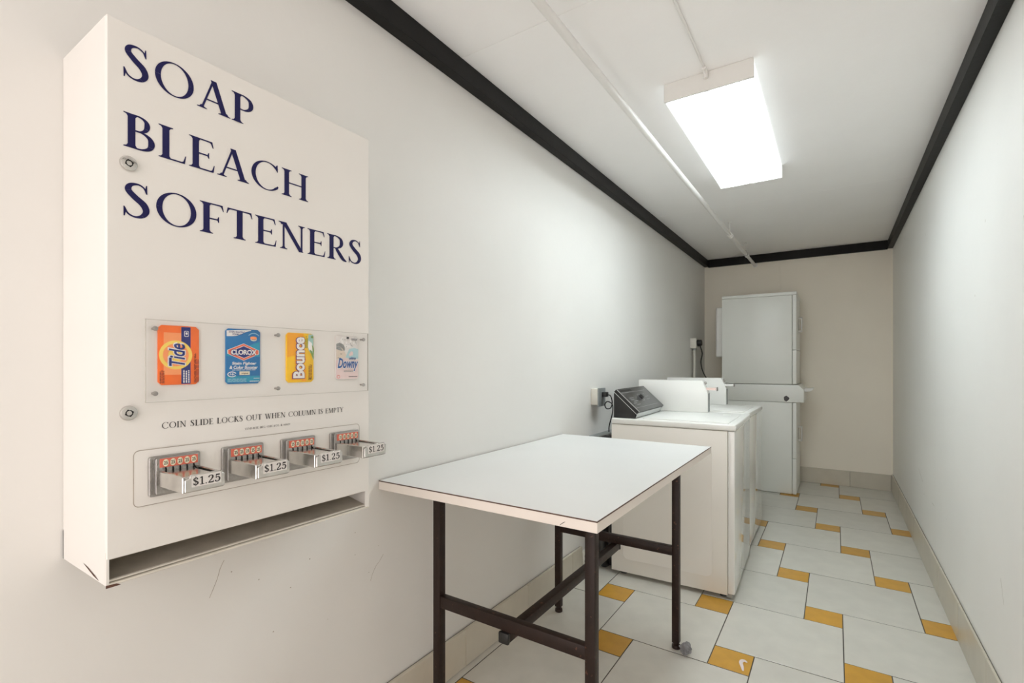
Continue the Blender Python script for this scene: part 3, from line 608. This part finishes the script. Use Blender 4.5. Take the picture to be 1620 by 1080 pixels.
for a, b in ((1.240, 1.2522), (2.1718, 2.182)): MB().box(-.8705, -.8335, a, b, .3625, .3975, .004, 2).build('end_cap', 'black', sb, label='black plastic end cap')

# ------------------------------------------------------------------ top-loading washers
def washer():
    w, d, h = .690, .664, .913                       # along y, along x, height; origin at near front bottom corner, machine runs to -x and +y
    o = (0, 0, 0)
    r = thing('washing_machine', (0, 0, 0), '', 'washing machine', 'coin-operated washing machines')
    MB().box(-d, -.0345, 0, w, .022, h - .0385, .004, 2).build('body', 'enamel_s', r, origin=o)
    p = MB().prism([(-.0325, .030), (0, .030), (0, w - .03), (-.0325, w - .03)], 'z', .03, .04)
    MB().box(-.033, 0, .0008, w - .0008, .030, h - .0385, .005, 3).build('front_panel', 'enamel_f', r, origin=o, label='glossy front panel')
    MB().box(-.04, -.012, .012, w - .012, .008, .0305).build('kick_strip', 'greybox', r, origin=o)
    MB().prism(rrect(-d + .07, -.11, .10, h - .12, .03, 4), 'y', -.0012, .0006, .0008).build('side_emboss', 'enamel_s', r, origin=o)
    for x in (-.06, -d + .06):
        for y in (.05, w - .05): MB().cyl((x, y, .0006), (x, y, .0225), .02, .014, 14).build('foot', 'black', r, origin=o)
    dk = MB().box(-d, .004, -.002, w + .002, h - .036, h - .004, .006, 3).build('deck', 'enamel', r, origin=o)
    lid = MB().box(-d + .17, -.035, .05, w - .14, h - .0045, h + .001, .002, 2).build('lid', 'enamel', r, origin=o)
    MB().box(-.125, -.085, w - .215, w - .165, h + .0008, h + .0035, .001).build('lid_tab', 'enamel_g', lid, origin=o)
    for y in (.012, w - .012): MB().cyl((.0035, y, h - .020), (.0062, y, h - .020), .006, n=14).build('screw', 'steel', dk, origin=o)
    for yy, xx in ((.032, -d - .072), (.075, -d - .034)):  # added black hoses, standing in for the dark shade between washer and wall
        MB().tube([Vector(p) for p in spline([(-d + .004, yy, .78), (-d - .018, yy, .775), (xx, yy, .74), (xx - .004, yy + .01, .45), (xx, yy, .12), (xx + .004, yy + .02, .03), (xx + .01, yy + .12, .022)], 6)], .026, 14).build('gap_shade_hose', 'black', r, origin=o)
    # control console: black wedge, slanted panel
    y0, y1 = .030, .575
    cb = MB().prism([(-.660, h - .0035), (-.532, h - .0035), (-.532, h + .026), (-.653, h + .141), (-.660, h + .141)], 'y', y0, y1, .0012).build('console', 'black', r, origin=o)
    k = Vector((.127, 0, -.117)).normalized(); n = Vector((.117, 0, .127)).normalized()
    a = Vector((-.660, 0, h + .1475)); b = a + k * .186
    MB().prism([(a.x, a.z), (b.x, b.z), ((b + n * .020).x, (b + n * .020).z), ((a + n * .020).x, (a + n * .020).z)], 'y', y0 - .001, y1 + .001, .001).build('console_frame', 'black', cb, origin=o)
    q0, q1 = a + n * .0203, b + n * .0203
    MB().prism([(q0.x, q0.z), (q1.x, q1.z), ((q1 + n * .0012).x, (q1 + n * .0012).z), ((q0 + n * .0012).x, (q0 + n * .0012).z)], 'y', y0 + .010, y1 - .002).build('control_panel', 'panel', cb, origin=o, label='dark grey control panel')
    for yy in (y0 + .003, ):
        MB().prism([((q0 - n * .002).x, (q0 - n * .002).z), ((q1 - n * .002).x, (q1 - n * .002).z), ((q1 + n * .0016).x, (q1 + n * .0016).z), ((q0 + n * .0016).x, (q0 + n * .0016).z)], 'y', yy, yy + .006).build('trim_strip', 'silver', cb, origin=o, label='silver edge strip')
    MB().prism([((a - n * .0008).x, (a - n * .0008).z), ((b - n * .0008).x, (b - n * .0008).z), ((b + n * .002).x, (b + n * .002).z), ((a + n * .002).x, (a + n * .002).z)], 'y', y0 - .0022, y0 - .0008).build('trim_strip', 'silver', cb, origin=o, label='silver edge strip')
    MB().prism([(-.5312, h + .000), (-.5285, h + .000), (-.5285 + .012, h + .032), (-.5312 + .012, h + .032)], 'y', y0 + .006, y1 - .03).build('skirt_strip', 'silver', cb, origin=o, label='silver strip under the panel')
    def onp(u, v, e=.0016): return q0 + k * (u * .186) + n * e + Vector((0, v, 0))
    kc = onp(.47, .30, .0012); MB().cyl(kc, kc + n * .016, .017, .014, 20, .002).build('knob', 'black', cb, origin=o)
    pr_ = MB()
    def bar(u0, u1, v0, v1): pr_.flat([[(u0, v0), (u1, v0), (u1, v1), (u0, v1)]], lambda a_, b_: onp(a_, b_, .0018))
    bar(.18, .20, .05, .50); bar(.84, .855, .04, .50)
    for i, (v0, v1) in enumerate(((.10, .17), (.09, .15), (.12, .20), (.08, .14), (.11, .18))): bar(.42 + i * .075, .445 + i * .075, v0, v1)
    for i, (v0, v1) in enumerate(((.37, .42), (.40, .46), (.38, .44))): bar(.34 + i * .12, .36 + i * .12, v0, v1)
    pr_.flat(ring(.47, .30, .16, .038, .14, .033, 0, 360, 24), lambda a_, b_: onp(a_, b_, .0018))
    pr_.build('panel_print', 'glassbtn', cb, origin=o)
    lb = MB(); lb.flat([[(.06, .04), (.14, .04), (.14, .26), (.06, .26)]], lambda a_, b_: onp(a_, b_, .0017)); lb.build('nameplate', 'black', cb, origin=o)
    # coin meter case at the far end of the deck
    c = MB().prism([(-.690, h - .003), (-.238, h - .003), (-.238, h + .122), (-.274, h + .204), (-.690, h + .204)], 'y', .612, .687, .0025, 2).build('coin_box', 'enamel', r, origin=o)
    fx = MB().prism([(-.2375, h + .002), (-.2365, h + .002), (-.2365, h + .121), (-.2375, h + .121)], 'y', .620, .679).build('coin_door', 'greybox', c, origin=o)
    sl = MB().box(-.262, -.190, .634, .664, h + .142, h + .158, .001).build('coin_slide', 'pinklabel', c, origin=o, label='pale pink coin slide')
    MB().box(-.191, -.184, .630, .668, h + .138, h + .162, .001).build('slide_end', 'steel', sl, origin=o)
    MB().cyl((-.2635, .649, h + .186), (-.252, .649, h + .191), .009, n=14).build('lock', 'steel', c, origin=o)
    return r
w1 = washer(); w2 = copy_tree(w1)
for c_ in w2.children_recursive:
    if c_.name.startswith('coin_slide'):
        c_.data = c_.data.copy(); c_.data.materials[0] = M['white']; c_['label'] = 'plain white coin slide'
w1['label'] = 'white top-loading washer with black slanted control console in full view beside the table'
w2['label'] = 'white top-loading washer behind the first, between it and the tall stack'
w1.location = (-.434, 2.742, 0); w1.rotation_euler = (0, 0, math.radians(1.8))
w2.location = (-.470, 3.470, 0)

# ------------------------------------------------------------------ stacked front-loaders with the coin unit between them
SX, SY0, SY1, SB = -.306, 5.297, 5.895, -.958
def front_loader(name, z0, z1, zbreak, zh, label, lid):
    r = thing(name, (SX, SY0, z0), label, 'dryer' if lid else 'washing machine')
    zt = z1 - (.031 if lid else 0)
    MB().box(SB, SX - .0365, SY0, SY1, z0 + .004, zt - .001, .004, 2).build('body', 'enamel_g', r)
    lo, hi = MB(), MB()
    lo.box(SX - .034, SX, SY0, SY1, z0 + .004, zbreak - .002, .006, 3).build('lower_front', 'enamel_g', r)
    hi.box(SX - .034, SX, SY0, SY1, zbreak + .002, zt - .001, .006, 3).build('upper_front', 'enamel_g', r)
    if lid: MB().box(SB, SX + .002, SY0 - .002, SY1, zt + .001, z1, .005, 2).build('top_cover', 'enamel_g', r)
    y, dr = 5.585, MB()
    for s_ in (-1, 1): dr.box(SX + .0004, SX + .034, y - .012, y + .012, zh + s_ * .066 - .009, zh + s_ * .066 + .009, .003)
    dr.box(SX + .022, SX + .034, y - .012, y + .012, zh - .075, zh + .075, .003)
    dr.build('handle', 'white', r)
    MB().box(SX + .0002, SX + .001, y - .012, y + .012, zh - .056, zh + .056).build('handle_recess', 'hole', r)
    return r
FL1 = front_loader('front_loading_washer', 0.0, .866, .340, .545, 'greyish white front-loading machine, lower one of the stack in the far corner', False)
FL2 = front_loader('tumble_dryer', 1.033, 1.910, 1.361, 1.615, 'greyish white dryer on top of the stack in the far corner', True)
for x in (SB + .05, SX - .06):
    for y in (SY0 + .05, SY1 - .05): MB().cyl((x, y, .0003), (x, y, .0045), .02, n=12).build('foot', 'black', FL1)
for a in FL2.children:
    if a.name.startswith('body'): bdy = a
MB().box(-1.032, SB - .0005, 5.37, 5.62, 1.298, 1.811, .018, 3).build('rear_duct', 'white', FL2, label='white rounded box on the rear')
ct = thing('coin_unit', (SX, SY0, .866), 'pale grey coin box unit sandwiched between the stacked machines', 'coin box')
MB().prism([(SB, .8675), (-.247, .8675), (-.247, .987), (-.290, 1.0315), (SB, 1.0315)], 'y', SY0 - .004, SY1, .003, 2).build('case', 'enamel_g', ct)
lk = [(-.389 + .023 * (1 + .14 * math.sin(3 * t * .524 + 1)) * math.cos(t * .524), .902 + .025 * (1 + .10 * math.cos(4 * t * .524)) * math.sin(t * .524)) for t in range(12)]
MB().prism(lk, 'y', SY0 - .0062, SY0 - .0042).build('lock_patch', 'panel', ct, label='dark worn round patch')
lv = MB().prism([(-.262, .958), (-.205, .966), (-.180, .980), (-.172, 1.004), (-.184, .998), (-.262, .994)], 'y', 5.46, 5.60, .002); lv.build('coin_slide', 'white', ct, label='white coin slide sticking out')

# ------------------------------------------------------------------ outlets and wiring on the left wall
ob = thing('wall_outlet', (XL, 2.85, 1.02), 'white surface-mounted outlet box with grey cover on the left wall by the nearer washer', 'outlet')
MB().box(XL + .0006, XL + .046, 2.808, 2.908, .972, 1.072, .003, 2).build('box', 'ivory', ob)
MB().box(XL + .0462, XL + .054, 2.804, 2.912, .963, 1.076, .0015).build('cover_plate', 'greybox', ob)
MB().box(XL + .0542, XL + .058, 2.838, 2.878, .985, 1.055, .002).build('socket', 'greybox', ob)
pc = thing('power_cord', (XL + .06, 2.86, 1.03), 'black plug and looped cord hanging from the outlet beside the washer console', 'power cord')
MB().box(XL + .0582, XL + .090, 2.84, 2.876, 1.022, 1.052, .004, 2).build('plug', 'black', pc)
MB().tube([Vector(p) for p in spline([(XL + .088, 2.858, 1.036), (XL + .108, 2.862, 1.028), (XL + .116, 2.868, .99), (XL + .106, 2.87, .955), (XL + .078, 2.872, .948), (XL + .066, 2.874, .972), (XL + .082, 2.876, .992), (XL + .112, 2.88, .975), (XL + .112, 2.884, .925), (XL + .088, 2.89, .84), (XL + .082, 2.90, .80)], 6)], .0035, 8).build('cord', 'black', pc)
ub = thing('utility_box', (XL, 3.0, .7), 'low grey metal washer hookup box on the left wall behind the table end', 'utility box')
MB().box(XL + .0006, XL + .07, 2.775, 3.30, .60, .785, .003).build('box', 'greybox', ub)
v = MB().cyl((XL + .0702, 3.02, .745), (XL + .10, 3.02, .745), .011, n=14); v.cyl((XL + .085, 3.02, .725), (XL + .085, 3.02, .775), .008, n=12); v.box(XL + .078, XL + .092, 3.0, 3.04, .774, .780, .001)
v.build('valve', 'steel', ub)
lo = thing('wall_outlet', (XL, 2.69, .06), 'small grey low socket at floor level on the left wall, past the skirting end', 'outlet')
MB().box(XL + .0006, XL + .022, 2.655, 2.725, .025, .108, .003, 2).build('box', 'ivory', lo)
MB().flat([ell(y, z, .007, .007, 12) for y in (2.678, 2.702) for z in (.052, .082)], lambda a, b: Vector((XL + .0226, a, b))).build('socket_holes', 'hole', lo)
o2 = thing('wall_outlet', (XL, 5.36, 1.445), 'small ivory outlet box with conduit on the left wall near the far corner', 'outlet')
MB().box(XL + .0006, XL + .058, 5.30, 5.40, 1.394, 1.498, .003, 2).build('box', 'ivory', o2)
MB().tube([(XL + .030, 5.35, 1.392), (XL + .030, 5.35, .30)], .0125, 14).build('conduit', 'ivory', o2)
cc = MB().cyl((XL + .030, 5.35, 1.372), (XL + .030, 5.35, 1.3935), .02, n=16); cc.build('connector', 'greybox', o2)
p2 = thing('power_cord', (XL + .07, 5.42, 1.45), 'thick black dryer plug and cord dropping behind the far washer', 'power cord')
MB().cyl((XL + .0585, 5.352, 1.448), (XL + .105, 5.352, 1.452), .036, .031, 20, .004).build('plug', 'black', p2)
MB().tube([Vector(p) for p in spline([(XL + .085, 5.362, 1.42), (XL + .10, 5.39, 1.34), (XL + .085, 5.40, 1.25), (XL + .10, 5.42, 1.15), (XL + .14, 5.46, 1.07), (XL + .20, 5.52, 1.04), (XL + .29, 5.58, 1.09), (XL + .30, 5.60, 1.14)], 6)], .006, 8).build('cord', 'black', p2)

# ------------------------------------------------------------------ litter on the floor
def clump(name, c, r, m, label, cat):
    bm = bmesh.new(); bmesh.ops.create_icosphere(bm, subdivisions=3, radius=1); rnd = random.Random(3)
    ph = [rnd.uniform(0, 6.3) for _ in range(9)]
    for vtx in bm.verts:
        n = vtx.co.normalized(); k = 1 + .16 * math.sin(4 * n.x + ph[0]) + .14 * math.sin(5 * n.y + ph[1]) + .12 * math.sin(7 * n.z + ph[2] + 3 * n.x) + rnd.uniform(-.07, .07)
        vtx.co = Vector((n.x * r[0] * k, n.y * r[1] * k, n.z * r[2] * k))
    z = min(v_.co.z for v_ in bm.verts)
    for v_ in bm.verts: v_.co.z -= z
    me = bpy.data.meshes.new(name); bm.to_mesh(me); bm.free(); me.materials.append(M[m])
    o = bpy.data.objects.new(name, me); C.objects.link(o); o.location = c; return tag(o, label, cat)
clump('lint_ball', (-.527, 2.126, .0006), (.027, .022, .020), 'lint', 'clump of grey lint on the floor against a table foot', 'lint')
sp = MB()
for q in sw([(-.308, 2.138, .006), (-.316, 2.168, .012), (-.324, 2.194, .014), (-.318, 2.214, .016), (-.303, 2.207, .006)], 5): sp.prism(q, 'z', .0008, .0016)
tag(sp.build('paper_scrap', 'paper', origin=(-.316, 2.18, .0008)), 'small curled white paper scrap lying on an ochre floor tile', 'paper')
